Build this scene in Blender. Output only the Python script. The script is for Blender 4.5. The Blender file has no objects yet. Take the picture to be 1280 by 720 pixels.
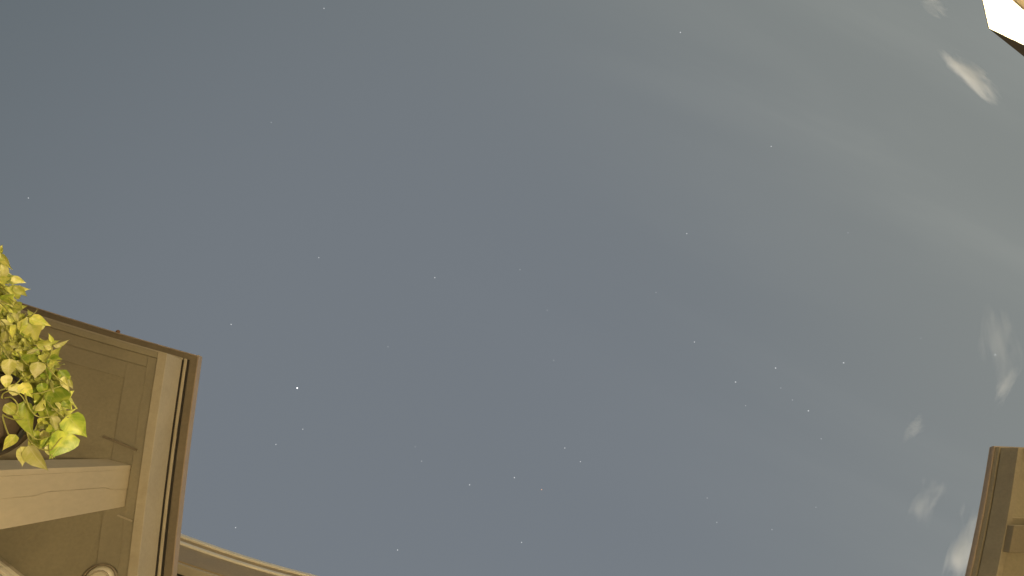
import bpy, bmesh, math, random
import numpy as np
from mathutils import Vector, Matrix

sc = bpy.context.scene
COL = sc.collection
random.seed(7)

# ------------------------------------------------------------------ camera
W0, H0, F = 1280.0, 720.0, 700.0          # photograph size and focal length in its pixels
ZEN = (503.0, 569.0)                       # where plumb lines meet: the zenith in the picture
CAM = Vector((0.0, 0.0, 1.0))              # camera stands on a low stand in the courtyard, looking up
_z = Vector((ZEN[0] - W0 / 2, ZEN[1] - H0 / 2, F)).normalized()
_x = Vector((0, 1, 0)).cross(_z).normalized()
_y = _z.cross(_x)
def to_world(v):
    v = Vector(v)
    return Vector((v.dot(_x), v.dot(_y), v.dot(_z)))
RIGHT, DOWN, FWD = to_world((1, 0, 0)), to_world((0, 1, 0)), to_world((0, 0, 1))
cd = bpy.data.cameras.new('camera')
cd.sensor_width = 36.0
cd.lens = 36.0 * F / W0
cd.clip_start, cd.clip_end = 0.02, 9000.0
cam = bpy.data.objects.new('camera', cd)
COL.objects.link(cam)
m = Matrix.Identity(4)
for i in range(3):
    m[i][0], m[i][1], m[i][2], m[i][3] = RIGHT[i], -DOWN[i], -FWD[i], CAM[i]
cam.matrix_world = m
sc.camera = cam

def ray(px, py):
    return to_world((px - W0 / 2, py - H0 / 2, F)).normalized()
def P(px, py, h):
    """point on the sight line, h metres above the camera"""
    d = ray(px, py)
    return CAM + d * (h / d.z)

# ------------------------------------------------------------------ world: moonlit night with town glow and thin veil cloud
MOON_ELEV, MOON_AZ = math.radians(25), math.radians(8)
wd = bpy.data.worlds.new('World')
sc.world = wd
wd.use_nodes = True
nt = wd.node_tree
nt.nodes.clear()
def N(t, tree=None, **kw):
    n = (tree or nt).nodes.new(t)
    for k, v in kw.items():
        setattr(n, k, v)
    return n
def math_node(tree, op, a, b=None, c=None):
    n = tree.nodes.new('ShaderNodeMath'); n.operation = op
    for i, v in enumerate((a, b, c)):
        if v is None: continue
        if isinstance(v, (int, float)): n.inputs[i].default_value = v
        else: tree.links.new(v, n.inputs[i])
    return n.outputs[0]
L = nt.links.new
sky = N('ShaderNodeTexSky', sky_type='NISHITA', sun_disc=False)
sky.sun_elevation = MOON_ELEV
sky.sun_rotation = MOON_AZ
sky.dust_density = 2.5
bg_sky = N('ShaderNodeBackground'); bg_sky.inputs['Strength'].default_value = 0.012
L(sky.outputs[0], bg_sky.inputs['Color'])
tc = N('ShaderNodeTexCoord')
sep = N('ShaderNodeSeparateXYZ'); L(tc.outputs['Generated'], sep.inputs[0])
zc = math_node(nt, 'MAXIMUM', sep.outputs[2], 0.08)
u = math_node(nt, 'DIVIDE', sep.outputs[0], zc)
v = math_node(nt, 'DIVIDE', sep.outputs[1], zc)
comb = N('ShaderNodeCombineXYZ'); L(u, comb.inputs[0]); L(v, comb.inputs[1])
# streaky veil: noise stretched along the wind
rot = N('ShaderNodeMapping'); rot.inputs['Rotation'].default_value = (0, 0, math.radians(-24)); L(comb.outputs[0], rot.inputs[0])
mp = N('ShaderNodeMapping'); mp.inputs['Scale'].default_value = (0.45, 1.9, 1)
L(rot.outputs[0], mp.inputs[0])
nz = N('ShaderNodeTexNoise'); nz.inputs['Scale'].default_value = 1.5; nz.inputs['Detail'].default_value = 6; nz.inputs['Roughness'].default_value = 0.5; nz.inputs['Distortion'].default_value = 0.5
L(mp.outputs[0], nz.inputs['Vector'])
veil = N('ShaderNodeMapRange', interpolation_type='SMOOTHSTEP'); veil.inputs['From Min'].default_value = 0.42; veil.inputs['From Max'].default_value = 0.72
L(nz.outputs['Fac'], veil.inputs[0])
# the veil thins out towards the zenith and thickens towards the town side (+x)
side = N('ShaderNodeMapRange', interpolation_type='SMOOTHSTEP'); side.inputs['From Min'].default_value = -0.1; side.inputs['From Max'].default_value = 1.3
L(u, side.inputs[0])
vs = math_node(nt, 'MULTIPLY', veil.outputs[0], side.outputs[0])
# sky colour: blue-grey overhead, dull towards the dark -x horizon, olive-grey with town glow towards the +x horizon
glow = N('ShaderNodeMapRange', interpolation_type='SMOOTHSTEP'); glow.inputs['From Min'].default_value = -0.65; glow.inputs['From Max'].default_value = 0.85
L(sep.outputs[0], glow.inputs[0])
rgbl = N('ShaderNodeMix', data_type='RGBA')
rgbl.inputs[6].default_value = (0.098, 0.115, 0.116, 1)
rgbl.inputs[7].default_value = (0.224, 0.236, 0.214, 1)
L(glow.outputs[0], rgbl.inputs[0])
lowf = N('ShaderNodeMapRange', interpolation_type='SMOOTHSTEP'); lowf.inputs['From Min'].default_value = 1.0; lowf.inputs['From Max'].default_value = 0.45
L(sep.outputs[2], lowf.inputs[0])
rgbg = N('ShaderNodeMix', data_type='RGBA')
rgbg.inputs[6].default_value = (0.165, 0.184, 0.202, 1)
L(lowf.outputs[0], rgbg.inputs[0]); L(rgbl.outputs[2], rgbg.inputs[7])
bg_glow = N('ShaderNodeBackground'); bg_glow.inputs['Strength'].default_value = 1.0
L(rgbg.outputs[2], bg_glow.inputs['Color'])
# one soft curved streak of cirrus
uo = math_node(nt, 'SUBTRACT', u, 0.5)
vc = math_node(nt, 'ADD', math_node(nt, 'MULTIPLY', math_node(nt, 'MULTIPLY', uo, uo), 0.22), math_node(nt, 'MULTIPLY_ADD', uo, 0.22, -0.80))
dv = math_node(nt, 'ADD', math_node(nt, 'SUBTRACT', v, vc), math_node(nt, 'MULTIPLY_ADD', nz.outputs['Fac'], 0.16, -0.08))
wdt = math_node(nt, 'MULTIPLY_ADD', math_node(nt, 'MAXIMUM', uo, 0.0), 0.10, 0.045)
q = math_node(nt, 'DIVIDE', dv, wdt)
band = math_node(nt, 'EXPONENT', math_node(nt, 'MULTIPLY', math_node(nt, 'MULTIPLY', q, q), -1.0))
st = N('ShaderNodeMapRange', interpolation_type='SMOOTHSTEP'); st.inputs['From Min'].default_value = 0.2; st.inputs['From Max'].default_value = 0.75
L(u, st.inputs[0])
band = math_node(nt, 'MULTIPLY', math_node(nt, 'MULTIPLY', band, st.outputs[0]), math_node(nt, 'MULTIPLY_ADD', veil.outputs[0], 0.6, 0.6))
bg_veil = N('ShaderNodeBackground'); bg_veil.inputs['Color'].default_value = (0.98, 0.95, 0.80, 1)
L(math_node(nt, 'ADD', math_node(nt, 'MULTIPLY', vs, 0.022), math_node(nt, 'MULTIPLY', band, 0.024)), bg_veil.inputs['Strength'])
a1 = N('ShaderNodeAddShader'); a2 = N('ShaderNodeAddShader')
L(bg_sky.outputs[0], a1.inputs[0]); L(bg_glow.outputs[0], a1.inputs[1])
L(a1.outputs[0], a2.inputs[0]); L(bg_veil.outputs[0], a2.inputs[1])
wo = N('ShaderNodeOutputWorld'); L(a2.outputs[0], wo.inputs[0])

# the moon
ml = bpy.data.lights.new('moon', 'SUN')
ml.energy = 4.5; ml.angle = math.radians(0.5); ml.color = (1.0, 0.95, 0.85)
moon = bpy.data.objects.new('moon', ml); COL.objects.link(moon)
md = Vector((math.sin(MOON_AZ) * math.cos(MOON_ELEV), math.cos(MOON_AZ) * math.cos(MOON_ELEV), math.sin(MOON_ELEV)))
moon.rotation_euler = (-md).to_track_quat('-Z', 'Y').to_euler()

sc.view_settings.view_transform = 'Standard'
sc.view_settings.look = 'None'
sc.view_settings.exposure = 0.0
sc.view_settings.gamma = 1.0
sc.view_settings.use_curve_mapping = False
sc.cycles.volume_bounces = 3
sc.cycles.max_bounces = 8
sc.cycles.use_denoising = True
sc.cycles.sample_clamp_indirect = 4.0

LAMP_WARM = (1.0, 0.79, 0.44)
POWER_COURT, POWER_PATIO, POWER_SIDE = 235.0, 800.0, 18.0

# ------------------------------------------------------------------ helpers
def link(o, parent=None):
    COL.objects.link(o)
    if parent is not None:
        o.parent = parent
        o.matrix_parent_inverse = parent.matrix_world.inverted()
    return o
def tag(o, label=None, cat=None, group=None, kind=None):
    if label: o['label'] = label
    if cat: o['category'] = cat
    if group: o['group'] = group
    if kind: o['kind'] = kind
    return o
def empty(name, loc):
    o = bpy.data.objects.new(name, None)
    o.empty_display_size = 0.1
    COL.objects.link(o)
    o.matrix_world = Matrix.Translation(loc)
    return o
def mesh_obj(name, verts, faces, mat, parent=None, smooth=False, bevel=0.0):
    me = bpy.data.meshes.new(name)
    me.from_pydata([tuple(q) for q in verts], [], faces)
    bm = bmesh.new(); bm.from_mesh(me)
    bmesh.ops.recalc_face_normals(bm, faces=bm.faces)
    if bevel > 0:
        bmesh.ops.bevel(bm, geom=[e for e in bm.edges if len(e.link_faces) == 2 and e.calc_face_angle(0) > 0.5], offset=bevel, segments=2, affect='EDGES', profile=0.6, clamp_overlap=True)
    bm.to_mesh(me); bm.free()
    for p in me.polygons: p.use_smooth = smooth
    me.materials.append(mat)
    o = bpy.data.objects.new(name, me)
    return link(o, parent)
def prism(name, ring, h0, h1, mat, parent=None, bevel=0.0, top=None):
    """ring: world points (xy used), extruded between heights h0 and h1 above the camera"""
    n = len(ring); top = top or ring
    vs = [Vector((p[0], p[1], CAM.z + h0)) for p in ring] + [Vector((p[0], p[1], CAM.z + h1)) for p in top]
    fs = [list(range(n))[::-1], list(range(n, 2 * n))] + [[i, (i + 1) % n, n + (i + 1) % n, n + i] for i in range(n)]
    return mesh_obj(name, vs, fs, mat, parent, bevel=bevel)
def tube(name, pts, r, mat, parent=None, seg=6, taper=None):
    vs, fs = [], []
    pts = [Vector(p) for p in pts]
    n = len(pts)
    for i, p in enumerate(pts):
        t = (pts[min(i + 1, n - 1)] - pts[max(i - 1, 0)]).normalized()
        a = t.orthogonal().normalized() if i == 0 else (a - t * a.dot(t)).normalized()
        b = t.cross(a)
        rr = r if taper is None else r * (1 + (taper - 1) * i / (n - 1))
        for k in range(seg):
            w = 2 * math.pi * k / seg
            vs.append(p + (a * math.cos(w) + b * math.sin(w)) * rr)
    for i in range(n - 1):
        for k in range(seg):
            fs.append([i * seg + k, i * seg + (k + 1) % seg, (i + 1) * seg + (k + 1) % seg, (i + 1) * seg + k])
    fs.append(list(range(seg))[::-1]); fs.append([(n - 1) * seg + k for k in range(seg)])
    return mesh_obj(name, vs, fs, mat, parent, smooth=True)
def lathe(name, prof, centre, mat, parent=None, seg=40, smooth=True, closed=False):
    vs, fs = [], []
    for r, z in prof:
        for k in range(seg):
            w = 2 * math.pi * k / seg
            vs.append(Vector((centre[0] + r * math.cos(w), centre[1] + r * math.sin(w), centre[2] + z)))
    n = len(prof)
    for i in range(n - 1 if not closed else n):
        j = (i + 1) % n
        for k in range(seg):
            fs.append([i * seg + k, i * seg + (k + 1) % seg, j * seg + (k + 1) % seg, j * seg + k])
    if not closed:
        fs.append(list(range(seg))[::-1]); fs.append([(n - 1) * seg + k for k in range(seg)])
    return mesh_obj(name, vs, fs, mat, parent, smooth=smooth)

def material(name, col, rough=0.6, var=0.18, scale=6.0, bump=0.15, stretch=(1, 1, 1), spec=0.4, metal=0.0, stain=None, fine=90.0):
    """painted or raw surface: broad blotches, fine grain, slight relief, optional stains"""
    mt = bpy.data.materials.new(name); mt.use_nodes = True
    t = mt.node_tree; lk = t.links.new
    b = t.nodes['Principled BSDF']
    b.inputs['Metallic'].default_value = metal
    b.inputs['Specular IOR Level'].default_value = spec
    geo = t.nodes.new('ShaderNodeNewGeometry')
    mp = t.nodes.new('ShaderNodeMapping'); mp.inputs['Scale'].default_value = stretch
    lk(geo.outputs['Position'], mp.inputs[0])
    n1 = t.nodes.new('ShaderNodeTexNoise'); n1.inputs['Scale'].default_value = scale; n1.inputs['Detail'].default_value = 7; n1.inputs['Roughness'].default_value = 0.62
    n2 = t.nodes.new('ShaderNodeTexNoise'); n2.inputs['Scale'].default_value = fine; n2.inputs['Detail'].default_value = 4
    lk(mp.outputs[0], n1.inputs['Vector']); lk(mp.outputs[0], n2.inputs['Vector'])
    rp = t.nodes.new('ShaderNodeMapRange'); rp.inputs['From Min'].default_value = 0.28; rp.inputs['From Max'].default_value = 0.72
    rp.inputs['To Min'].default_value = 1 - var; rp.inputs['To Max'].default_value = 1 + var
    lk(n1.outputs['Fac'], rp.inputs[0])
    rp2 = t.nodes.new('ShaderNodeMapRange'); rp2.inputs['From Min'].default_value = 0.3; rp2.inputs['From Max'].default_value = 0.7
    rp2.inputs['To Min'].default_value = 1 - var * 0.5; rp2.inputs['To Max'].default_value = 1 + var * 0.5
    lk(n2.outputs['Fac'], rp2.inputs[0])
    f = math_node(t, 'MULTIPLY', rp.outputs[0], rp2.outputs[0])
    sc_ = t.nodes.new('ShaderNodeVectorMath'); sc_.operation = 'SCALE'
    sc_.inputs[0].default_value = col[:3]; lk(f, sc_.inputs['Scale'])
    out = sc_.outputs[0]
    if stain is not None:
        n3 = t.nodes.new('ShaderNodeTexNoise'); n3.inputs['Scale'].default_value = 3.3; n3.inputs['Detail'].default_value = 8; n3.inputs['Roughness'].default_value = 0.7; n3.inputs['Distortion'].default_value = 0.8
        lk(mp.outputs[0], n3.inputs['Vector'])
        r3 = t.nodes.new('ShaderNodeMapRange'); r3.inputs['From Min'].default_value = 0.52; r3.inputs['From Max'].default_value = 0.72; r3.inputs['To Max'].default_value = 0.55
        lk(n3.outputs['Fac'], r3.inputs[0])
        mx = t.nodes.new('ShaderNodeMix'); mx.data_type = 'RGBA'; mx.inputs[7].default_value = (*stain, 1)
        lk(r3.outputs[0], mx.inputs[0]); lk(out, mx.inputs[6]); out = mx.outputs[2]
    lk(out, b.inputs['Base Color'])
    rr = t.nodes.new('ShaderNodeMapRange'); rr.inputs['To Min'].default_value = rough - 0.12; rr.inputs['To Max'].default_value = min(1, rough + 0.12)
    lk(n1.outputs['Fac'], rr.inputs[0]); lk(rr.outputs[0], b.inputs['Roughness'])
    bp = t.nodes.new('ShaderNodeBump'); bp.inputs['Strength'].default_value = bump; bp.inputs['Distance'].default_value = 0.004
    lk(n2.outputs['Fac'], bp.inputs['Height']); lk(bp.outputs[0], b.inputs['Normal'])
    return mt

M = {}
M['soffit'] = material('olive_soffit_paint', (0.275, 0.238, 0.160), 0.7, 0.12, 3.0, 0.25, stain=(0.165, 0.138, 0.09))
M['border'] = material('olive_border_board', (0.265, 0.23, 0.16), 0.65, 0.10, 4.0, 0.2)
M['tan'] = material('tan_trim_paint', (0.40, 0.345, 0.255), 0.55, 0.09, 5.0, 0.15, stain=(0.32, 0.265, 0.18))
M['post'] = material('tan_post_board', (0.46, 0.385, 0.268), 0.6, 0.07, 4.0, 0.15, stretch=(1, 1, 0.35), stain=(0.385, 0.33, 0.24))
M['brown'] = material('dark_brown_metal', (0.185, 0.148, 0.10), 0.5, 0.14, 9.0, 0.15, spec=0.5)
M['fasciabrown'] = material('brown_fascia_paint', (0.33, 0.25, 0.145), 0.55, 0.12, 7.0, 0.15)
M['gable'] = material('dark_gable_paint', (0.105, 0.080, 0.050), 0.6, 0.12, 9.0, 0.15)
M['brownlip'] = material('copper_brown_lip', (0.34, 0.265, 0.20), 0.45, 0.12, 12.0, 0.1, spec=0.6)
M['black'] = material('black_gap', (0.022, 0.018, 0.014), 0.8, 0.1)  # black for grooves and for shade painted into the eave gaps
M['lip'] = material('cream_gutter_metal', (0.74, 0.68, 0.56), 0.45, 0.06, 8.0, 0.1, spec=0.6)
M['garage'] = material('garage_fascia_paint', (0.275, 0.235, 0.162), 0.65, 0.12, 5.0, 0.2, stain=(0.21, 0.175, 0.115))
M['block'] = material('dull_block_paint', (0.185, 0.155, 0.105), 0.65, 0.12, 6.0, 0.2)
M['gold'] = material('gold_gutter_paint', (0.36, 0.26, 0.13), 0.5, 0.1, 8.0, 0.1)
M['ochre'] = material('ochre_soffit', (0.40, 0.33, 0.17), 0.7, 0.10, 4.0, 0.2)
M['white'] = material('white_ceiling_paint', (0.80, 0.79, 0.76), 0.6, 0.03, 4.0, 0.1)
M['cream'] = material('cream_edge_trim', (0.62, 0.56, 0.42), 0.55, 0.06, 6.0, 0.1)
M['stucco'] = material('stucco', (0.42, 0.36, 0.26), 0.9, 0.12, 5.0, 0.8, fine=45.0)
M['concrete'] = material('concrete', (0.30, 0.28, 0.25), 0.9, 0.2, 1.5, 0.5)
M['pot'] = material('brown_pot', (0.085, 0.060, 0.040), 0.55, 0.15, 12.0, 0.2)
M['soil'] = material('potting_soil', (0.05, 0.035, 0.025), 0.95, 0.4, 40.0, 1.0)
M['iron'] = material('black_iron', (0.03, 0.028, 0.026), 0.5, 0.1)
M['lens'] = material('frosted_lens', (0.62, 0.56, 0.44), 0.35, 0.06, 20.0, 0.05, spec=0.6)
M['rust'] = material('rusty_screw', (0.20, 0.10, 0.05), 0.8, 0.3, 60.0)

class Corner:
    """a roof corner: the two eave edges run from the corner; s = inset from the 2nd edge, t = inset from the 1st"""
    def __init__(self, c, e1, e2, h, bow=(0, 1, 0, 1)):
        self.bow = bow                     # old eaves are never quite straight: amplitude and half wave along each edge
        self.c = P(*c, h)
        self.d1 = (P(*e1, h) - self.c); self.d1.z = 0; self.d1.normalize()
        self.d2 = (P(*e2, h) - self.c); self.d2.z = 0; self.d2.normalize()
        self.sin = abs(self.d1.x * self.d2.y - self.d1.y * self.d2.x)
    def q(self, s, t):
        a, la, b, lb = self.bow
        return self.c + self.d1 * (s / self.sin + a * math.sin(math.pi * max(t, 0) / la)) + self.d2 * (t / self.sin + b * math.sin(math.pi * max(s, 0) / lb))
    def st(self, w):
        """inset coordinates of a world point"""
        dx, dy = w[0] - self.c.x, w[1] - self.c.y
        det = self.d1.x * self.d2.y - self.d1.y * self.d2.x
        return ((dx * self.d2.y - dy * self.d2.x) / det * self.sin, (self.d1.x * dy - self.d1.y * dx) / det * self.sin)
    def box(self, name, s0, s1, t0, t1, h0, h1, mat, parent, bevel=0.0):
        ns, nt_ = max(1, int((s1 - s0) / 0.12)), max(1, int((t1 - t0) / 0.12))
        ring = [self.q(s0 + (s1 - s0) * k / ns, t0) for k in range(ns)] + [self.q(s1, t0 + (t1 - t0) * k / nt_) for k in range(nt_)]
        ring += [self.q(s1 - (s1 - s0) * k / ns, t1) for k in range(ns)] + [self.q(s0, t1 - (t1 - t0) * k / nt_) for k in range(nt_)]
        return prism(name, ring, h0, h1, mat, parent, bevel)

# ------------------------------------------------------------------ ground
g = mesh_obj('ground', [(-400, -400, 0), (400, -400, 0), (400, 400, 0), (-400, 400, 0)], [[0, 1, 2, 3]], M['concrete'])
tag(g, kind='structure')

# ------------------------------------------------------------------ porch with post (low in the picture, by the plant)
HS, HR = 2.20, 2.36                        # soffit and roof heights above the camera
lc = Corner((248.5, 445.5), (30, 379), (218, 720), HR, (0.009, 0.95, 0.006, 0.80))
porch = empty('porch', Vector((lc.q(0.8, 0.5).x, lc.q(0.8, 0.5).y, 0)))
tag(porch, 'olive brown porch eave corner with tan fascia and square post beside the trailing plant', 'porch')
S1, T1 = 3.4, 2.2
lc.box('roof_sheet', 0.0, S1, 0.0, T1, HR, HR + 0.03, M['brown'], porch)
lc.box('drip_edge', -0.002, 0.002, -0.004, T1, HR - 0.006, HR + 0.034, M['brownlip'], porch)
lc.box('drip_edge', 0.0025, S1, -0.002, 0.002, HR - 0.006, HR + 0.034, M['brownlip'], porch)
lc.box('fascia', 0.050, 0.080, 0.030, T1, HS - 0.006, HR - 0.019, M['tan'], porch, 0.002)
lc.box('fascia', 0.081, S1, 0.034, 0.056, HS - 0.004, HR - 0.024, M['border'], porch, 0.002)
lc.box('bead', 0.036, 0.046, 0.022, T1, HR - 0.014, HR - 0.001, M['tan'], porch, 0.002)
lc.box('bead', 0.053, S1, 0.022, 0.029, HR - 0.016, HR - 0.001, M['tan'], porch, 0.002)
lc.box('gap_shade_strip', 0.0465, 0.066, 0.031, T1, HR - 0.0185, HR - 0.0015, M['black'], porch)  # black strips paint in the shade of the narrow gaps beside the bead
lc.box('gap_shade_strip', 0.067, S1, 0.0295, 0.040, HR - 0.0235, HR - 0.0015, M['black'], porch)
lc.box('gap_shade_strip', 0.0295, 0.0355, 0.022, T1, HR - 0.009, HR - 0.0015, M['black'], porch)
lc.box('soffit_panel', 0.0805, S1, 0.0565, T1, HS + 0.012, HS + 0.026, M['soffit'], porch)
lc.box('border_board', 0.0805, 0.1135, 0.0565, T1, HS + 0.003, HS + 0.0115, M['border'], porch, 0.0015)
lc.box('border_board', 0.114, 0.180, 0.0945, T1, HS + 0.006, HS + 0.0117, M['border'], porch, 0.0015)
lc.box('border_board', 0.114, S1, 0.0565, 0.094, HS + 0.004, HS + 0.0114, M['border'], porch, 0.0015)
lc.box('border_board', 0.1805, S1, 0.0945, 0.150, HS + 0.0085, HS + 0.0116, M['border'], porch, 0.0015)

# the post, wrapped in boards; its top meets the soffit
pc = P(166.5, 581.5, HS)
s0, t0 = lc.st(pc)
s1 = lc.st(P(137, 570.5, HS))[0]
t1 = lc.st(P(162, 634, HS))[1]
def post_ring(a0, a1, b0, b1):
    return [lc.q(a0, b0), lc.q(a1, b0), lc.q(a1, b1), lc.q(a0, b1)]
post = empty('post', Vector((lc.q((s0 + s1) / 2, (t0 + t1) / 2).x, lc.q((s0 + s1) / 2, (t0 + t1) / 2).y, 0)))
post.parent = porch; post.matrix_parent_inverse = porch.matrix_world.inverted()
lc.box('core', s0 + 0.014, s1, t0 + 0.014, t1 - 0.002, -CAM.z, HS + 0.010, M['post'], post)
lc.box('side_board', s0, s1 + 0.002, t0, t0 + 0.0135, -CAM.z, HS + 0.0105, M['post'], post, 0.0015)
# front face: two boards split along an uneven crack
rnd = random.Random(3)
zs = [-CAM.z] + [0.9 + 0.05 * k for k in range(26)]
zs[-1] = HS + 0.0095
tm = t0 + (t1 - t0) * 0.52
crack = []
j = 0.0
for k, zz in enumerate(zs):
    if rnd.random() < 0.45: j = rnd.uniform(-1, 1) * 0.0045
    crack.append(tm + j + 0.006 * math.sin(zz * 3.1))
for name, side in (('front_board', 0), ('front_board', 1)):
    vs, fs = [], []
    for k, zz in enumerate(zs):
        gap = 0.0007 if k % 5 else 0.0002
        ta, tb = (t0 + 0.0137, crack[k] - gap) if side == 0 else (crack[k] + gap, t1)
        sf = s0 + (0.0004 if side == 0 else 0.0022)
        for (ss, tt) in ((sf, ta), (sf, tb), (s0 + 0.0138, tb), (s0 + 0.0138, ta)):
            w = lc.q(ss, tt); vs.append(Vector((w.x, w.y, CAM.z + zz)))
    n = len(zs)
    for k in range(n - 1):
        for e in range(4):
            fs.append([k * 4 + e, k * 4 + (e + 1) % 4, (k + 1) * 4 + (e + 1) % 4, (k + 1) * 4 + e])
    fs.append([0, 1, 2, 3]); fs.append([4 * (n - 1) + e for e in range(4)])
    mesh_obj(name, vs, fs, M['post'], post)
# steel strap and nailed batten beside the post head
a, b = P(129.5, 545.5, HS), P(171, 562.5, HS)
dirn = (b - a); dirn.z = 0; dirn.normalize(); nrm = Vector((-dirn.y, dirn.x, 0))
prism('strap', [a - nrm * .0035, b - nrm * .0035, b + nrm * .0035, a + nrm * .0035], HS - 0.007, HS + 0.0035, M['brown'], porch)
a, b = P(147, 644, HS), P(165.5, 651.5, HS)
prism('strap', [a - nrm * .002, b - nrm * .002, b + nrm * .002, a + nrm * .002], HS - 0.002, HS + 0.0035, M['tan'], porch)
# beaded frieze on the inner beam, at the very corner of the view
a, b = P(-40, 662, HS), P(60, 741, HS)
dirn = (b - a); dirn.z = 0; dirn.normalize(); nrm = Vector((-dirn.y, dirn.x, 0))
for (o0, up, dn, mm) in ((0.004, 0.0035, -0.022, 'tan'), (0.0, -0.0225, -0.036, 'lip'), (0.009, -0.0365, -0.054, 'ochre'), (-0.004, -0.0545, -0.072, 'lip'), (0.003, -0.0725, -0.14, 'tan')):
    prism('frieze_bead', [a - dirn * 1.2 + nrm * o0, b + dirn * .6 + nrm * o0, b + dirn * .6 + nrm * .14, a - dirn * 1.2 + nrm * .14], HS + dn, HS + up, M[mm], porch, 0.002)
# screws along the drip edge
w = P(147, 414.5, HR)
lathe('screw', [(0.005, -0.004), (0.007, 0.0), (0.007, 0.006)], Vector((w.x, w.y, w.z + 0.0)), M['rust'], porch, seg=10)
# inner wall of the porch
lc.box('wall', 1.55, 1.75, 0.20, T1, -CAM.z, HS + 0.011, M['stucco'], porch)

# round downlight let into the porch soffit (switched off)
dl_c = P(124, 727, HS)
dl = empty('soffit_downlight', dl_c)
tag(dl, 'round unlit downlight with dark rim in the porch soffit below the post', 'downlight')
lathe('rim', [(0.052, 0.0120), (0.0535, -0.004), (0.050, -0.008), (0.047, -0.004), (0.047, 0.0120)], dl_c, M['brown'], dl, closed=True)
lathe('lens', [(0.001, -0.014), (0.025, -0.012), (0.040, -0.007), (0.0465, 0.002), (0.0465, 0.011)], dl_c, M['lens'], dl)
lathe('inner_ring', [(0.030, -0.0120), (0.031, -0.0150), (0.034, -0.0145), (0.035, -0.0090)], dl_c, M['tan'], dl, closed=True)

# ------------------------------------------------------------------ house eave at the bottom of the picture
HB = 2.95
e0, e1 = P(222, 667.5, HB), P(396, 719.5, HB)
bd = (e1 - e0); bd.z = 0; bd.normalize(); bn = Vector((-bd.y, bd.x, 0))     # bn points away from the camera, under the roof
if bn.y < 0: bn = -bn
house = empty('house', Vector((e0.x + bn.x * .5, e0.y + bn.y * .5, 0)))
tag(house, 'house eave with two bright gutter lines above a brown fascia, low beside the porch', 'house')
def strip(name, o0, o1, h0, h1, mat, parent=house, bevel=0.0, k0=-3.0, k1=4.5, base=e0):
    n = 75
    pt = lambda k, o: base + bd * k + bn * (o + 0.012 * math.sin(math.pi * k / 0.75))
    r = [pt(k0 + (k1 - k0) * i / n, o0) for i in range(n + 1)] + [pt(k1 - (k1 - k0) * i / n, o1) for i in range(n + 1)]
    return prism(name, r, h0, h1, mat, parent, bevel)
rv = []
for k in (-3.0, 10.0):
    for (o, hh) in ((0.030, HB + 0.001), (3.5, HB + 4.2), (7.0, HB + 0.001)):
        w = e0 + bd * k + bn * o; rv.append(Vector((w.x, w.y, CAM.z + hh)))
mesh_obj('roof', rv, [[0, 2, 1], [3, 4, 5], [0, 1, 4, 3], [1, 2, 5, 4], [0, 3, 5, 2]], M['brown'], house)  # unseen high ridge and length added to keep moonlight off the patio gable
strip('gutter_lip', -0.002, 0.012, HB - 0.016, HB + 0.022, M['lip'], bevel=0.003)
strip('gutter_face', 0.006, 0.028, HB - 0.070, HB - 0.018, M['gold'])
strip('gutter_lip', 0.004, 0.022, HB - 0.102, HB - 0.071, M['lip'], bevel=0.004)
strip('fascia', 0.012, 0.045, HB - 0.330, HB - 0.103, M['fasciabrown'])
strip('bead', 0.016, 0.050, HB - 0.352, HB - 0.332, M['tan'], bevel=0.004)
strip('groove_shade_strip', 0.047, 0.080, HB - 0.320, HB - 0.300, M['black'])  # black back of the groove, painting in the shade between the beads
strip('bead', 0.064, 0.078, HB - 0.348, HB - 0.3205, M['tan'], bevel=0.003)
strip('bead', 0.092, 0.100, HB - 0.340, HB - 0.3205, M['brown'], bevel=0.002)
strip('soffit', 0.081, 0.62, HB - 0.320, HB - 0.300, M['ochre'])
strip('wall', 0.60, 0.82, -CAM.z, HB - 0.3205, M['stucco'])

# ------------------------------------------------------------------ garage eave at the bottom right
HRR = 2.42
HRS = HRR - 0.125
rc = Corner((1240, 558.7), (1280, 560.3), (1207.5, 720), HRR, (0.012, 0.75, 0.0, 1.0))
gar = empty('garage', Vector((rc.q(0.6, 0.6).x, rc.q(0.6, 0.6).y, 0)))
tag(gar, 'golden brown garage eave corner with a thin dark groove and bracket block', 'garage')
rc.box('roof_sheet', 0.0, 3.0, 0.0, 2.6, HRR + 0.001, HRR + 0.012, M['brownlip'], gar)
rc.box('drip_edge', -0.004, 0.014, -0.004, 2.6, HRR - 0.015, HRR, M['brownlip'], gar, 0.002)
rc.box('drip_edge', 0.0145, 3.0, -0.004, 0.010, HRR - 0.015, HRR, M['brownlip'], gar, 0.002)
rc.box('trim_strip', 0.001, 0.020, 0.001, 2.6, HRR - 0.036, HRR - 0.0155, M['garage'], gar, 0.002)
rc.box('trim_strip', 0.0205, 3.0, 0.001, 0.016, HRR - 0.036, HRR - 0.0155, M['garage'], gar, 0.002)
rc.box('groove', 0.012, 0.030, 0.010, 2.6, HRR - 0.042, HRR - 0.0365, M['black'], gar)
rc.box('groove', 0.0305, 3.0, 0.006, 0.020, HRR - 0.042, HRR - 0.0365, M['black'], gar)
rc.box('fascia', 0.004, 0.030, 0.004, 2.6, HRS, HRR - 0.0425, M['garage'], gar, 0.002)
rc.box('fascia', 0.0305, 3.0, 0.004, 0.024, HRS, HRR - 0.0425, M['garage'], gar, 0.002)
rc.box('soffit_panel', 0.0305, 3.0, 0.0245, 2.6, HRS + 0.010, HRS + 0.025, M['soffit'], gar)
k0 = rc.st(P(1265, 657, HRS - 0.03)); k1 = rc.st(P(1262, 691, HRS - 0.03))
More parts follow.
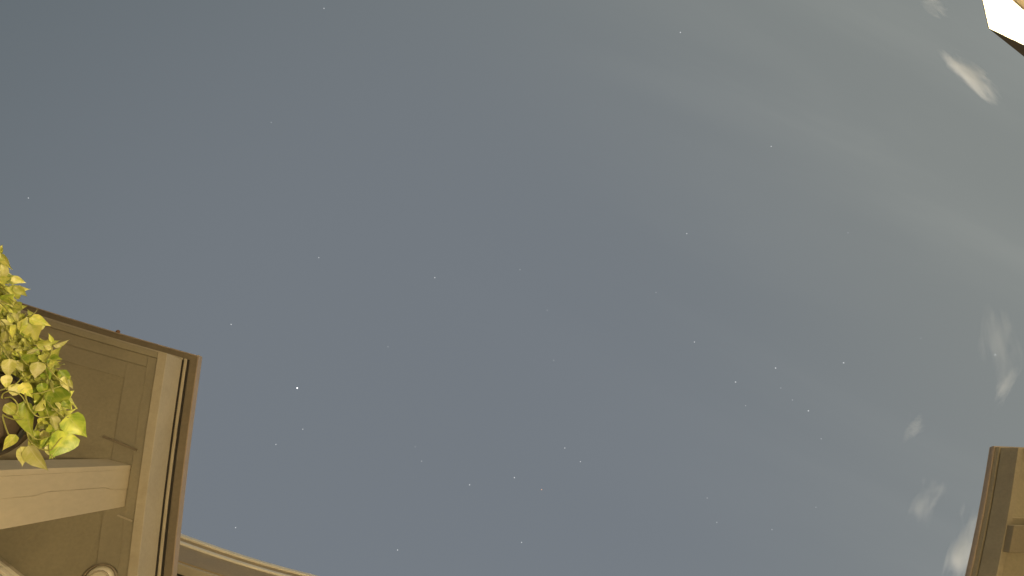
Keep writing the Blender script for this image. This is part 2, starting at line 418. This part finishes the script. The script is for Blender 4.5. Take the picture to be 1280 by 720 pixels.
rc.box('bracket_block', k0[0], k0[0] + 0.45, k0[1], k1[1], HRS - 0.03, HRS + 0.0095, M['block'], gar, 0.003)
k2 = rc.st(P(1264, 648, HRS))
rc.box('batten', k2[0], k2[0] + 0.45, k2[1] - 0.005, k2[1], HRS + 0.002, HRS + 0.0098, M['border'], gar, 0.0015)
rc.box('wall', 0.62, 0.82, 0.50, 2.6, -CAM.z, HRS + 0.0095, M['stucco'], gar)

# ------------------------------------------------------------------ lit patio cover at the top right
HP = 2.5
pcn = Corner((1236, 35.5), (1228, 0), (1280, 56.5), HP)
pat = empty('patio_cover', Vector((pcn.q(1, 1).x, pcn.q(1, 1).y, 0)))
tag(pat, 'patio cover corner with a brightly lit white ceiling and cream edge', 'patio cover')
# s = inset from the lower edge, t = inset from the left edge
pcn.box('ceiling', 0.0205, 3.2, 0.0305, 3.2, HP, HP + 0.0024, M['white'], pat)
pcn.box('edge_trim', 0.0, 0.020, 0.0, 3.2, HP - 0.003, HP + 0.0025, M['lip'], pat, 0.001)
pcn.box('edge_trim', 0.0205, 3.2, 0.0, 0.018, HP - 0.003, HP + 0.0025, M['lip'], pat, 0.001)
pcn.box('edge_bead', 0.0205, 3.2, 0.0185, 0.030, HP - 0.002, HP + 0.0023, M['cream'], pat, 0.001)
# wedge shaped gable board: the roof climbs away from the corner
def pix(w):
    q = w - CAM
    return (W0 / 2 + F * q.dot(RIGHT) / q.dot(FWD), H0 / 2 + F * q.dot(DOWN) / q.dot(FWD))
RISE = 0.0
while True:
    w = pcn.q(0.004, 0.35); a = pix(Vector((w.x, w.y, CAM.z + HP + 0.0032 + 0.35 * RISE)))
    if a[1] >= 36.5 + (a[0] - 1236) * 34 / 44 or RISE > 2: break
    RISE += 0.01
vs = []
for (t, up) in ((0.0, -0.0005), (3.2, -0.0005), (3.2, 3.2 * RISE), (0.0, 0.0)):
    for s in (0.004, 0.030):
        w = pcn.q(s, t); vs.append(Vector((w.x, w.y, CAM.z + HP + 0.0032 + up)))
fs = [[0, 2, 4, 6], [1, 7, 5, 3], [0, 1, 3, 2], [2, 3, 5, 4], [4, 5, 7, 6], [6, 7, 1, 0]]
mesh_obj('gable_board', vs, fs, M['gable'], pat)
vs = []
for (t, up) in ((0.10, 0.10 * RISE), (3.2, 3.2 * RISE), (3.2, 3.2 * RISE + 0.02), (0.10, 0.10 * RISE + 0.001)):
    for s in (0.032, 3.2):
        w = pcn.q(s, t); vs.append(Vector((w.x, w.y, CAM.z + HP + 0.0036 + up)))
mesh_obj('roof_sheet', vs, fs, M['gable'], pat)
a, b = P(1266, 0, HP), P(1280, 12.3, HP)
dirn = (b - a); dirn.z = 0; dirn.normalize(); nrm = Vector((-dirn.y, dirn.x, 0))
if nrm.dot(pcn.q(2, 2) - a) < 0: nrm = -nrm
prism('beam', [a - dirn * .8, b + dirn * 1.6, b + dirn * 1.6 + nrm * .14, a - dirn * .8 + nrm * .14], HP - 0.16, HP - 0.0005, M['gable'], pat, 0.004)
for (s, t) in ((2.9, 0.25), (0.25, 2.9)):
    pcn.box('post', s, s + 0.12, t, t + 0.12, -CAM.z, HP - 0.0045, M['tan'], pat, 0.004)

# ------------------------------------------------------------------ wall lanterns (lit)
def glow_mat(name, col, s):
    mt = bpy.data.materials.new(name); mt.use_nodes = True
    t = mt.node_tree; t.nodes.clear()
    e = t.nodes.new('ShaderNodeEmission'); e.inputs[0].default_value = (*col, 1); e.inputs[1].default_value = s
    o = t.nodes.new('ShaderNodeOutputMaterial'); t.links.new(e.outputs[0], o.inputs[0])
    mt.cycles.emission_sampling = 'NONE'
    return mt
M['bulb'] = glow_mat('warm_bulb', LAMP_WARM, 30.0)
def lantern(name, loc, back, power, label, cat, radius=0.05):
    """cup lantern, open to the sky: back = unit vector towards its wall or beam, None = on a stem from the ground"""
    t = empty(name, loc)
    tag(t, label, cat, 'lit lamps around the courtyard')
    lathe('bulb', [(0.012, -0.06), (0.018, -0.04), (0.03, 0.0), (0.026, 0.03), (0.004, 0.05)], loc, M['bulb'], t, seg=16)
    lathe('socket', [(0.010, -0.10), (0.016, -0.09), (0.014, -0.061)], loc, M['iron'], t, seg=16)
    lathe('cup', [(0.008, -0.16), (0.03, -0.14), (0.055, -0.102), (0.050, -0.100), (0.02, -0.13)], loc, M['iron'], t, seg=24)
    if back is None:
        tube('stem', [Vector((loc.x, loc.y, 0.0)), loc + Vector((0, 0, -0.15))], 0.014, M['iron'], t, seg=12)
    else:
        tube('arm', [loc + Vector((0, 0, -0.15)), loc + back * 0.06 + Vector((0, 0, -0.19)), loc + back * 0.12 + Vector((0, 0, -0.17)), loc + back * 0.16 + Vector((0, 0, -0.08))], 0.008, M['iron'], t)
        lathe('wall_plate', [(0.03, -0.02), (0.032, 0.0), (0.03, 0.02)], loc + back * 0.16 + Vector((0, 0, -0.08)), M['iron'], t, seg=16)
    li = bpy.data.lights.new('lantern_light', 'POINT'); li.energy = power; li.color = LAMP_WARM; li.shadow_soft_size = radius
    lo = bpy.data.objects.new('lantern_light', li); link(lo, t); lo.matrix_world = Matrix.Translation(loc)
    return t
lantern('garden_lamp', Vector((0.60, 0.10, 0.62)), None, POWER_COURT, 'lit garden lamp on a short black stem beside the camera', 'lamp')
lantern('garden_lamp', Vector((pcn.q(0.30, 0.55).x, pcn.q(0.30, 0.55).y, CAM.z + HP - 0.85)), None, POWER_PATIO, 'lit tall garden lamp under the patio cover corner', 'lamp')
w = rc.q(0.62 - 0.165, 1.1)
gb = (rc.q(1, 1) - rc.q(0, 1)); gb.z = 0; gb.normalize()
lantern('wall_lantern', Vector((w.x, w.y, CAM.z + 0.9)), gb, POWER_SIDE, 'lit black cup lantern on the garage wall', 'lantern')

# ------------------------------------------------------------------ trailing plant in a pot held out from the post
def leaf_material(name, c_edge, c_mid, c_vein):
    mt = bpy.data.materials.new(name); mt.use_nodes = True
    t = mt.node_tree; lk = t.links.new
    b = t.nodes['Principled BSDF']
    tcn = t.nodes.new('ShaderNodeTexCoord')
    oi = t.nodes.new('ShaderNodeObjectInfo')
    add = t.nodes.new('ShaderNodeVectorMath'); add.operation = 'ADD'
    lk(tcn.outputs['Object'], add.inputs[0])
    off = t.nodes.new('ShaderNodeVectorMath'); off.operation = 'SCALE'; off.inputs[0].default_value = (13, 7, 5); lk(oi.outputs['Random'], off.inputs['Scale'])
    lk(off.outputs[0], add.inputs[1])
    n = t.nodes.new('ShaderNodeTexNoise'); n.inputs['Scale'].default_value = 2.6; n.inputs['Detail'].default_value = 5; n.inputs['Distortion'].default_value = 0.7
    lk(add.outputs[0], n.inputs['Vector'])
    r = t.nodes.new('ShaderNodeMapRange'); r.inputs['From Min'].default_value = 0.40; r.inputs['From Max'].default_value = 0.62
    lk(n.outputs['Fac'], r.inputs[0])
    mx = t.nodes.new('ShaderNodeMix'); mx.data_type = 'RGBA'; mx.inputs[6].default_value = (*c_mid, 1); mx.inputs[7].default_value = (*c_edge, 1)
    lk(r.outputs[0], mx.inputs[0])
    # veins: midrib and slanting side veins, in the leaf's own coordinates
    sp = t.nodes.new('ShaderNodeSeparateXYZ'); lk(tcn.outputs['Object'], sp.inputs[0])
    ax = math_node(t, 'ABSOLUTE', sp.outputs[0])
    mid = math_node(t, 'LESS_THAN', ax, 0.016)
    fr = math_node(t, 'FRACT', math_node(t, 'MULTIPLY', math_node(t, 'SUBTRACT', sp.outputs[1], math_node(t, 'MULTIPLY', ax, 0.9)), 7.0))
    vein = math_node(t, 'MAXIMUM', mid, math_node(t, 'MULTIPLY', math_node(t, 'LESS_THAN', fr, 0.12), 0.55))
    mv = t.nodes.new('ShaderNodeMix'); mv.data_type = 'RGBA'; mv.inputs[7].default_value = (*c_vein, 1)
    lk(math_node(t, 'MULTIPLY', vein, 0.6), mv.inputs[0]); lk(mx.outputs[2], mv.inputs[6])
    hs = t.nodes.new('ShaderNodeHueSaturation')
    vr = t.nodes.new('ShaderNodeMapRange'); vr.inputs['To Min'].default_value = 0.65; vr.inputs['To Max'].default_value = 1.25
    lk(oi.outputs['Random'], vr.inputs[0]); lk(vr.outputs[0], hs.inputs['Value']); lk(mv.outputs[2], hs.inputs['Color'])
    lk(hs.outputs[0], b.inputs['Base Color'])
    b.inputs['Roughness'].default_value = 0.38
    b.inputs['Specular IOR Level'].default_value = 0.5
    tr = t.nodes.new('ShaderNodeBsdfTranslucent'); lk(hs.outputs[0], tr.inputs[0])
    ms = t.nodes.new('ShaderNodeMixShader'); ms.inputs[0].default_value = 0.22
    lk(b.outputs[0], ms.inputs[1]); lk(tr.outputs[0], ms.inputs[2])
    lk(ms.outputs[0], t.nodes['Material Output'].inputs[0])
    return mt
LM = [leaf_material('lime_leaf', (0.84, 0.80, 0.20), (0.56, 0.62, 0.10), (0.78, 0.74, 0.30)),
      leaf_material('pale_leaf', (0.82, 0.78, 0.38), (0.64, 0.64, 0.16), (0.84, 0.80, 0.45)),
      leaf_material('green_leaf', (0.60, 0.66, 0.10), (0.26, 0.38, 0.04), (0.50, 0.54, 0.16))]
M['vine'] = material('vine_stem', (0.36, 0.36, 0.10), 0.55, 0.2, 30.0)

def leaf_mesh(idx, mat, ratio, fold, curl, wave):
    """heart shaped leaf, length 1 along +y, base at the origin, folded at the midrib"""
    rows = 7
    prof = [0.10, 0.42, 0.50, 0.46, 0.36, 0.22, 0.09, 0.0]
    back = [0.03, -0.03, 0.0, 0, 0, 0, 0, 0]
    vs, fs = [], []
    rnd = random.Random(100 + idx)
    for i in range(rows + 1):
        y = i / rows
        wdt = prof[i] * ratio * 2 * 0.5
        zc_ = -curl * y * y
        for c in (-1.0, -0.5, 0.0, 0.5, 1.0):
            vs.append((c * wdt, y + (back[i] if abs(c) > 0.4 else 0), zc_ + fold * abs(c) * wdt + (wave * math.sin(y * 9 + c * 2 + idx) * abs(c))))
    for i in range(rows):
        for c in range(4):
            fs.append([i * 5 + c, i * 5 + c + 1, (i + 1) * 5 + c + 1, (i + 1) * 5 + c])
    me = bpy.data.meshes.new('leaf')
    me.from_pydata(vs, [], fs)
    bm = bmesh.new(); bm.from_mesh(me)
    bmesh.ops.remove_doubles(bm, verts=bm.verts, dist=1e-5)
    bm.to_mesh(me); bm.free()
    for p in me.polygons: p.use_smooth = True
    me.materials.append(mat)
    return me
LEAF = []
for mi, mt in enumerate(LM):
    LEAF.append([leaf_mesh(mi * 10 + k, mt, rr, fo, cu, wv) for k, (rr, fo, cu, wv) in enumerate(((0.74, 0.30, 0.18, 0.02), (0.58, 0.6, 0.34, 0.04), (0.92, 0.18, 0.10, 0.025), (0.42, 0.85, 0.25, 0.03), (0.60, 0.5, -0.18, 0.04)))])

HPOT = 1.42
pot_c = P(-8, 520, HPOT)
plant = empty('trailing_plant', pot_c - Vector((0, 0, 0.2)))
tag(plant, 'yellow green trailing plant with heart shaped leaves in a round brown pot', 'plant')
def px_len(n, h, px, py):
    d = ray(px, py); dist = h / d.z
    return n / F * dist * d.dot(FWD)
RP = px_len(49, HPOT, 10, 520)
lathe('pot', [(RP * .62, -0.20), (RP * .66, -0.205), (RP * .93, -0.03), (RP * .94, -0.028), (RP * 1.02, -0.026), (RP * 1.03, 0.0), (RP * .95, 0.002), (RP * .93, -0.02)], pot_c, M['pot'], plant, seg=48)
lathe('soil', [(RP * .3, -0.0195), (RP * .92, -0.0195), (RP * .92, -0.012), (RP * .3, -0.004)], pot_c, M['soil'], plant, seg=32)
# iron ring and arm that hold the pot off the post
lathe('holder_ring', [(RP * 1.035, -0.045), (RP * 1.09, -0.045), (RP * 1.09, -0.030), (RP * 1.035, -0.030)], pot_c, M['iron'], plant, seg=48, closed=True)
pt = lc.q(s0 + 0.05, t0 - 0.001)
tube('holder_arm', [Vector((pot_c.x, pot_c.y, pot_c.z - 0.038)) + (Vector((pt.x, pt.y, pot_c.z)) - pot_c).normalized() * RP * 1.07, Vector((pt.x, pt.y, pot_c.z - 0.038))], 0.006, M['iron'], plant)

def leaf(px, py, ang, ln, mi=0, var=None, h=None, tilt=0.0, roll=0.0, rnd=random):
    """base of the leaf near (px,py), pointing along ang (degrees, 0 = picture right, 90 = picture down)"""
    h = HPOT if h is None else h
    p = P(px, py, h)
    d = ray(px, py)
    a = math.radians(ang)
    y = RIGHT * math.cos(a) + DOWN * math.sin(a)
    y = (y - d * y.dot(d)).normalized()
    z = -d
    x = y.cross(z).normalized()
    R = Matrix((x, y, z)).transposed()
    R = R @ Matrix.Rotation(math.radians(roll), 3, 'Y') @ Matrix.Rotation(math.radians(tilt), 3, 'X')
    s = px_len(ln, h, px, py)
    var = rnd.randrange(5) if var is None else var
    o = bpy.data.objects.new('leaf', LEAF[mi][var])
    link(o)
    o.parent = plant
    o.matrix_parent_inverse = plant.matrix_world.inverted()
    o.matrix_world = Matrix.Translation(p) @ (R.to_4x4()) @ Matrix.Diagonal((s, s, s, 1))
    return o

# leaves that stand out singly (base x, y, direction, length, kind, shape, roll, tilt, height)
KEY = [(84, 519, 48, 36, 2, 0, 10, 10, 1.36), (88, 540, 128, 36, 2, 2, -15, 5, 1.38), (32, 500, 86, 52, 2, 3, 25, 0, 1.36),
       (35, 556, 62, 44, 1, 3, 20, -8, 1.34), (26, 558, 78, 26, 1, 1, -20, 0, 1.34), (20, 543, 130, 22, 0, 1, 0, 0, 1.33),
       (12, 448, 95, 26, 1, 1, 0, 0, 1.33), (45, 431, -8, 24, 0, 1, 25, 10, 1.36), (33, 396, 66, 34, 0, 0, 0, 0, 1.36),
       (64, 437, 210, 10, 1, 1, 0, 0, 1.36), (66, 432, -14, 18, 1, 3, 30, 0, 1.36), (64, 428, -100, 12, 0, 3, 20, 0, 1.36),
       (48, 452, 100, 22, 1, 0, -10, 0, 1.33), (36, 398, 15, 24, 0, 1, -15, 0, 1.35), (1, 316, 62, 24, 0, 3, 25, 0, 1.35),
       (2, 330, 95, 30, 1, 3, -20, 0, 1.36), (14, 347, 20, 16, 1, 1, 0, 0, 1.35), (18, 358, 38, 18, 0, 1, 0, 0, 1.35),
       (-4, 318, -60, 14, 0, 1, 0, 0, 1.35), (74, 462, 62, 30, 2, 3, -20, 0, 1.37), (80, 470, 78, 22, 1, 3, 25, 0, 1.37),
       (52, 478, 80, 20, 2, 1, 0, 0, 1.36), (28, 478, 60, 24, 0, 1, 10, 0, 1.34), (8, 468, 88, 20, 1, 1, 0, 0, 1.32),
       (64, 520, 66, 26, 1, 3, -25, 0, 1.36), (60, 556, 70, 20, 1, 3, 30, 0, 1.37), (62, 546, 130, 18, 2, 1, 0, 0, 1.37),
       (70, 480, 100, 50, 2, 2, 30, 15, 1.40), (6, 505, 40, 24, 0, 1, 0, 0, 1.33), (10, 490, -20, 20, 1, 0, 0, 0, 1.33),
       (86, 474, 70, 14, 1, 3, 10, 0, 1.38), (46, 500, 110, 24, 2, 1, 10, 0, 1.39)]
for (x, y, an, ln, mi, va, ro, ti, hh) in KEY:
    leaf(x, y, an, ln, mi, va, hh, ti, ro)
# the mass of leaves tumbling over the rim
OUT = [(-25, 316), (2, 328), (8, 346), (14, 362), (22, 374), (25, 392), (42, 402), (50, 420), (48, 434), (60, 446), (74, 462), (84, 486), (86, 520), (80, 548), (60, 556),
       (44, 530), (44, 500), (34, 478), (20, 465), (4, 462), (-25, 470)]
def inside(x, y):
    c = False
    for i in range(len(OUT)):
        (x0, y0), (x1, y1) = OUT[i], OUT[i - 1]
        if (y0 > y) != (y1 > y) and x < (x1 - x0) * (y - y0) / (y1 - y0) + x0: c = not c
    return c
rl = random.Random(21)
n = 0
while n < 250:
    x, y = rl.uniform(-20, 88), rl.choice((rl.uniform(316, 556), rl.uniform(325, 470)))
    if not inside(x, y): continue
    depth = rl.random()
    mi = rl.choices((0, 1, 2), (5, 3.2, 1.2 if y < 440 else 3.0))[0]
    leaf(x - 3, y - 5, rl.gauss(58, 60), rl.choice((10, 12, 14, 16, 19, 23)) * rl.uniform(.85, 1.15), mi, rl.choice((0, 1, 1, 3, 3, 4)), 1.35 + 0.14 * depth, rl.gauss(5, 30), rl.gauss(0, 38), rl)
    n += 1
for _ in range(17):
    x, y = rl.uniform(44, 84), rl.uniform(448, 552)
    leaf(x - 3, y - 6, rl.gauss(75, 40), rl.uniform(15, 27), rl.choice((0, 2, 2, 1)), rl.choice((0, 1, 3, 4)), 1.38 + 0.10 * rl.random(), rl.gauss(5, 22), rl.gauss(0, 32), rl)
# the many leaves deeper in the clump, too tangled to tell apart: one mesh
fv, ff = [], []
tmpl = [m_ for m_ in (LEAF[0][1], LEAF[0][3], LEAF[0][0])]
n = 0
while n < 420:
    x, y = rl.uniform(-20, 84), rl.uniform(318, 552)
    if not inside(x, y) or (x < 40 and y > 478): continue
    h = 1.41 + 0.10 * rl.random()
    a = math.radians(rl.gauss(60, 70)); d = ray(x, y)
    yy = RIGHT * math.cos(a) + DOWN * math.sin(a); yy = (yy - d * yy.dot(d)).normalized()
    R = Matrix((yy.cross(-d).normalized(), yy, -d)).transposed() @ Matrix.Rotation(math.radians(rl.gauss(0, 40)), 3, 'Y') @ Matrix.Rotation(math.radians(rl.gauss(0, 32)), 3, 'X')
    sz = px_len(rl.uniform(9, 19), h, x, y); p = P(x - 3, y - 5, h); b0 = len(fv); me = rl.choice(tmpl)
    fv += [p + R @ (q.co * sz) for q in me.vertices]
    ff += [[b0 + i for i in f.vertices] for f in me.polygons]
    n += 1
fo = bpy.data.meshes.new('inner_foliage'); fo.from_pydata([tuple(q) for q in fv], [], ff)
for p in fo.polygons: p.use_smooth = True
M['inner'] = material('inner_leaf', (0.52, 0.54, 0.12), 0.45, 0.45, 22.0, 0.1, fine=160.0)
fo.materials.append(M['inner'])
fo_o = link(bpy.data.objects.new('inner_foliage', fo), plant); fo_o['kind'] = 'stuff'
# vines and leaf stalks
def vine(pts, r):
    q = [P(x, y, h) for (x, y, h) in pts]
    out = []
    k = len(q)
    for i in range(k - 1):
        p0, p1, p2, p3 = q[max(i - 1, 0)], q[i], q[i + 1], q[min(i + 2, k - 1)]
        for j in range(6):
            t = j / 6
            out.append(0.5 * ((2 * p1) + (p2 - p0) * t + (2 * p0 - 5 * p1 + 4 * p2 - p3) * t * t + (3 * p1 - p0 - 3 * p2 + p3) * t ** 3))
    out.append(q[-1])
    tube('vine', out, r, M['vine'], plant, seg=6, taper=0.6)
VR = 0.0016
for pts in ([(22, 440, 1.36), (30, 452, 1.35), (38, 459, 1.35)],
            [(58, 500, 1.37), (66, 510, 1.36), (78, 520, 1.36), (86, 522, 1.36)],
            [(30, 488, 1.35), (36, 508, 1.34), (46, 520, 1.34), (62, 521, 1.35), (74, 512, 1.37)],
            [(40, 492, 1.35), (52, 491, 1.35), (66, 486, 1.36), (78, 482, 1.37)],
            [(2, 500, 1.33), (4, 492, 1.32), (14, 489, 1.32), (26, 494, 1.33), (32, 504, 1.33)],
            [(2, 505, 1.33), (4, 524, 1.33), (12, 546, 1.33), (20, 553, 1.33)],
            [(0, 516, 1.33), (10, 522, 1.33), (22, 525, 1.33), (30, 522, 1.33)],
            [(36, 550, 1.35), (48, 560, 1.36), (62, 563, 1.36), (68, 558, 1.36), (76, 548, 1.37), (84, 542, 1.38)],
            [(34, 540, 1.35), (46, 549, 1.36), (58, 547, 1.36), (66, 540, 1.36), (66, 524, 1.37)],
            [(40, 555, 1.34), (36, 548, 1.35), (33, 538, 1.35)],
            [(0, 488, 1.33), (12, 484, 1.33), (22, 478, 1.33), (28, 470, 1.34)],
            [(60, 448, 1.37), (63, 442, 1.36), (66, 434, 1.36)],
            [(62, 558, 1.37), (64, 568, 1.37), (66, 574, 1.37)],
            [(4, 498, 1.335), (14, 497, 1.33), (22, 506, 1.33), (20, 518, 1.33), (8, 518, 1.33)]):
    vine(pts, VR)
for _ in range(48):
    x, y = rl.uniform(-10, 70), rl.uniform(340, 520)
    if not inside(x, y): continue
    h = rl.uniform(1.35, 1.42)
    vine([(x, y, h), (x + rl.uniform(4, 12), y + rl.uniform(4, 12), h - 0.01), (x + rl.uniform(10, 26), y + rl.uniform(14, 34), h - rl.uniform(0, 0.03))], VR * 0.8)

# ------------------------------------------------------------------ clouds
def cloud_material(name, dens, seed, rough, soft=0.5, col=(1.0, 0.96, 0.89)):
    mt = bpy.data.materials.new(name); mt.use_nodes = True
    t = mt.node_tree; t.nodes.clear(); lk = t.links.new
    tcn = t.nodes.new('ShaderNodeTexCoord')
    ln = t.nodes.new('ShaderNodeVectorMath'); ln.operation = 'LENGTH'; lk(tcn.outputs['Object'], ln.inputs[0])
    nz = t.nodes.new('ShaderNodeTexNoise'); nz.noise_dimensions = '4D'; nz.inputs['W'].default_value = seed
    nz.inputs['Scale'].default_value = rough; nz.inputs['Detail'].default_value = 4; nz.inputs['Roughness'].default_value = soft; nz.inputs['Distortion'].default_value = 0.5
    mp = t.nodes.new('ShaderNodeMapping'); mp.inputs['Scale'].default_value = (0.8, 1.25, 0.7)
    lk(tcn.outputs['Object'], mp.inputs[0]); lk(mp.outputs[0], nz.inputs['Vector'])
    # ball falloff eaten away by the noise
    e = math_node(t, 'SUBTRACT', 1.0, ln.outputs['Value'])
    nn = math_node(t, 'MULTIPLY', math_node(t, 'SUBTRACT', nz.outputs['Fac'], 0.52), 3.2)
    s = math_node(t, 'ADD', math_node(t, 'MULTIPLY', e, 1.15), math_node(t, 'SUBTRACT', nn, 0.35))
    inb = math_node(t, 'MULTIPLY', math_node(t, 'MAXIMUM', s, 0.0), math_node(t, 'MINIMUM', math_node(t, 'MULTIPLY', math_node(t, 'MAXIMUM', e, 0.0), 4.0), 1.0))
    d = math_node(t, 'MULTIPLY', inb, dens)
    vsn = t.nodes.new('ShaderNodeVolumePrincipled'); vsn.inputs['Color'].default_value = (*col, 1); vsn.inputs['Anisotropy'].default_value = 0.1
    lk(d, vsn.inputs['Density'])
    o = t.nodes.new('ShaderNodeOutputMaterial'); lk(vsn.outputs[0], o.inputs['Volume'])
    return mt
def cloud(px, py, ln, wd, ang, dens, seed, label, rough=1.7, soft=0.45, depth=900.0, thick=None):
    d = ray(px, py)
    c = CAM + d * (depth / d.dot(FWD))
    a = math.radians(ang)
    x = RIGHT * math.cos(a) + DOWN * math.sin(a); x = (x - d * x.dot(d)).normalized()
    y = d.cross(x)
    sx, sy = ln / 2 / F * depth, wd / 2 / F * depth
    sz = thick or sy * 1.3
    bm = bmesh.new(); bmesh.ops.create_icosphere(bm, subdivisions=3, radius=1.0)
    me = bpy.data.meshes.new('cloud'); bm.to_mesh(me); bm.free()
    me.materials.append(cloud_material('cloud_vapour', dens / sz, seed, rough, soft))
    o = bpy.data.objects.new('cloud', me); COL.objects.link(o)
    o.matrix_world = Matrix.Translation(c) @ Matrix((x, y, d)).transposed().to_4x4() @ Matrix.Diagonal((sx, sy, sz, 1))
    tag(o, label, 'cloud', 'small moonlit clouds')
cloud(1213, 94, 112, 34, 42, 2.6, 2.6, 'bright cream cloud, a ragged slanting scrap below the lit patio cover', 1.5, 0.55)
cloud(1168, 6, 60, 26, 40, 0.7, 4.1, 'faint cloud shred at the top edge, beside the patio cover')
cloud(1250, 435, 140, 50, 82, 0.34, 7.7, 'thin streaked cloud by the picture edge, highest above the garage eave', 1.7)
cloud(1258, 484, 74, 26, 118, 0.40, 9.2, 'short slanting wisp just under the thin streaked cloud', 1.6)
cloud(1141, 534, 52, 32, 130, 0.28, 12.4, 'tiny pale puff, farthest from the garage eave', 1.5)
cloud(1157, 630, 86, 46, 112, 0.34, 15.8, 'small torn puff between the tiny puff and the garage eave', 1.7)
cloud(1206, 690, 140, 52, 104, 1.1, 18.1, 'tall pale cloud partly hidden behind the garage eave', 1.5)

# ------------------------------------------------------------------ stars
def star_mat(name, col, s):
    return glow_mat(name, col, s)
SM = {'b': star_mat('star_bright', (1.0, 1.0, 1.0), 2.2), 'w': star_mat('star_white', (0.95, 0.98, 1.0), 0.64), 'f': star_mat('star_faint', (0.9, 0.95, 1.0), 0.42), 'r': star_mat('star_red', (1.0, 0.55, 0.35), 0.9)}
DST = 4000.0
SME = {}
for k, mt in SM.items():
    bm = bmesh.new(); bmesh.ops.create_icosphere(bm, subdivisions=1, radius=1.0)
    me = bpy.data.meshes.new('star'); bm.to_mesh(me); bm.free(); me.materials.append(mt); SME[k] = me
STARS = [(371.5, 485, 'b', 2.5), (405, 10.5, 'w', 1.8), (850.5, 40.5, 'w', 2.2), (964, 183, 'w', 1.8), (35.5, 247.5, 'w', 1.8), (398.5, 322, 'w', 1.7), (543.5, 347, 'w', 2.0),
         (289, 405.5, 'w', 2.1), (858.5, 292, 'w', 1.8), (1060, 291, 'f', 1.5), (868, 427.5, 'w', 1.9), (919.5, 477.5, 'w', 2.3), (969.5, 460, 'w', 2.3), (1054.5, 453.5, 'w', 2.3),
         (1010.5, 513.5, 'w', 2.3), (1244, 443.5, 'w', 2.3), (345, 555.5, 'w', 1.8), (378.5, 536.5, 'w', 1.7), (643, 597, 'w', 2.3), (587, 606, 'w', 2.1), (527, 576.5, 'w', 1.7),
         (706, 560, 'w', 1.9), (725.5, 577, 'w', 1.8), (677, 612, 'r', 1.8), (652, 678, 'w', 1.9), (497, 687.5, 'w', 2.1), (294.5, 659.5, 'w', 1.9), (692, 450.5, 'f', 1.9),
         (485, 433.5, 'f', 1.7), (990.5, 500, 'f', 1.9), (884, 622.5, 'f', 1.9), (896, 653, 'f', 2.0), (965, 662, 'f', 1.9), (1026.5, 548.5, 'f', 2.0), (932, 507, 'f', 1.8),
         (976, 485, 'f', 1.7), (650, 337, 'f', 1.7), (820, 365.5, 'f', 1.6), (684, 388, 'f', 1.6), (339, 153, 'f', 1.6), (519, 558.5, 'f', 1.6), (1020, 634, 'f', 1.6), (1151, 423, 'f', 1.5)]
STAR_LABELS = {(372, 485): 'brightest and largest white star, right of the porch eave', (677, 612): 'faint reddish star, the only one with that tint',
               (405, 10): 'white star at the top edge, nearest the top of the picture', (850, 40): 'lone white star high up, towards the lit patio cover',
               (36, 248): 'white star above the plant, nearest the left edge', (1244, 444): 'white star shining through the thin streaked cloud',
               (294, 660): 'white star just above the house gutter', (964, 183): 'lone white star left of the bright cream cloud',
               (289, 406): 'white star nearest the tip of the porch eave', (345, 556): 'lower of the two white stars below the brightest star',
               (378, 536): 'upper of the two white stars below the brightest star', (497, 688): 'white star lowest in the picture',
               (1010, 514): 'white star, lowest of the loose cluster of bright ones towards the garage', (1054, 454): 'white star, rightmost of the loose cluster towards the garage',
               (920, 478): 'white star, leftmost of the loose cluster towards the garage', (970, 460): 'white star, topmost of the loose cluster towards the garage'}
for (x, y, k, d) in STARS:
    dr = ray(x, y)
    o = bpy.data.objects.new('star', SME[k]); COL.objects.link(o)
    r = d * 0.78 / 2 / F * DST
    o.location = CAM + dr * (DST / dr.dot(FWD)); o.scale = (r, r, r)
    own = STAR_LABELS.get((round(x), round(y)))
    if own:
        tag(o, own, 'star', 'stars in the night sky')
    elif k == 'w':
        tag(o, 'clear white pinpoint star in the open grey sky', 'star', 'stars in the night sky')
    else:
        tag(o, 'very faint star, barely lighter than the grey sky', 'star', 'stars in the night sky')
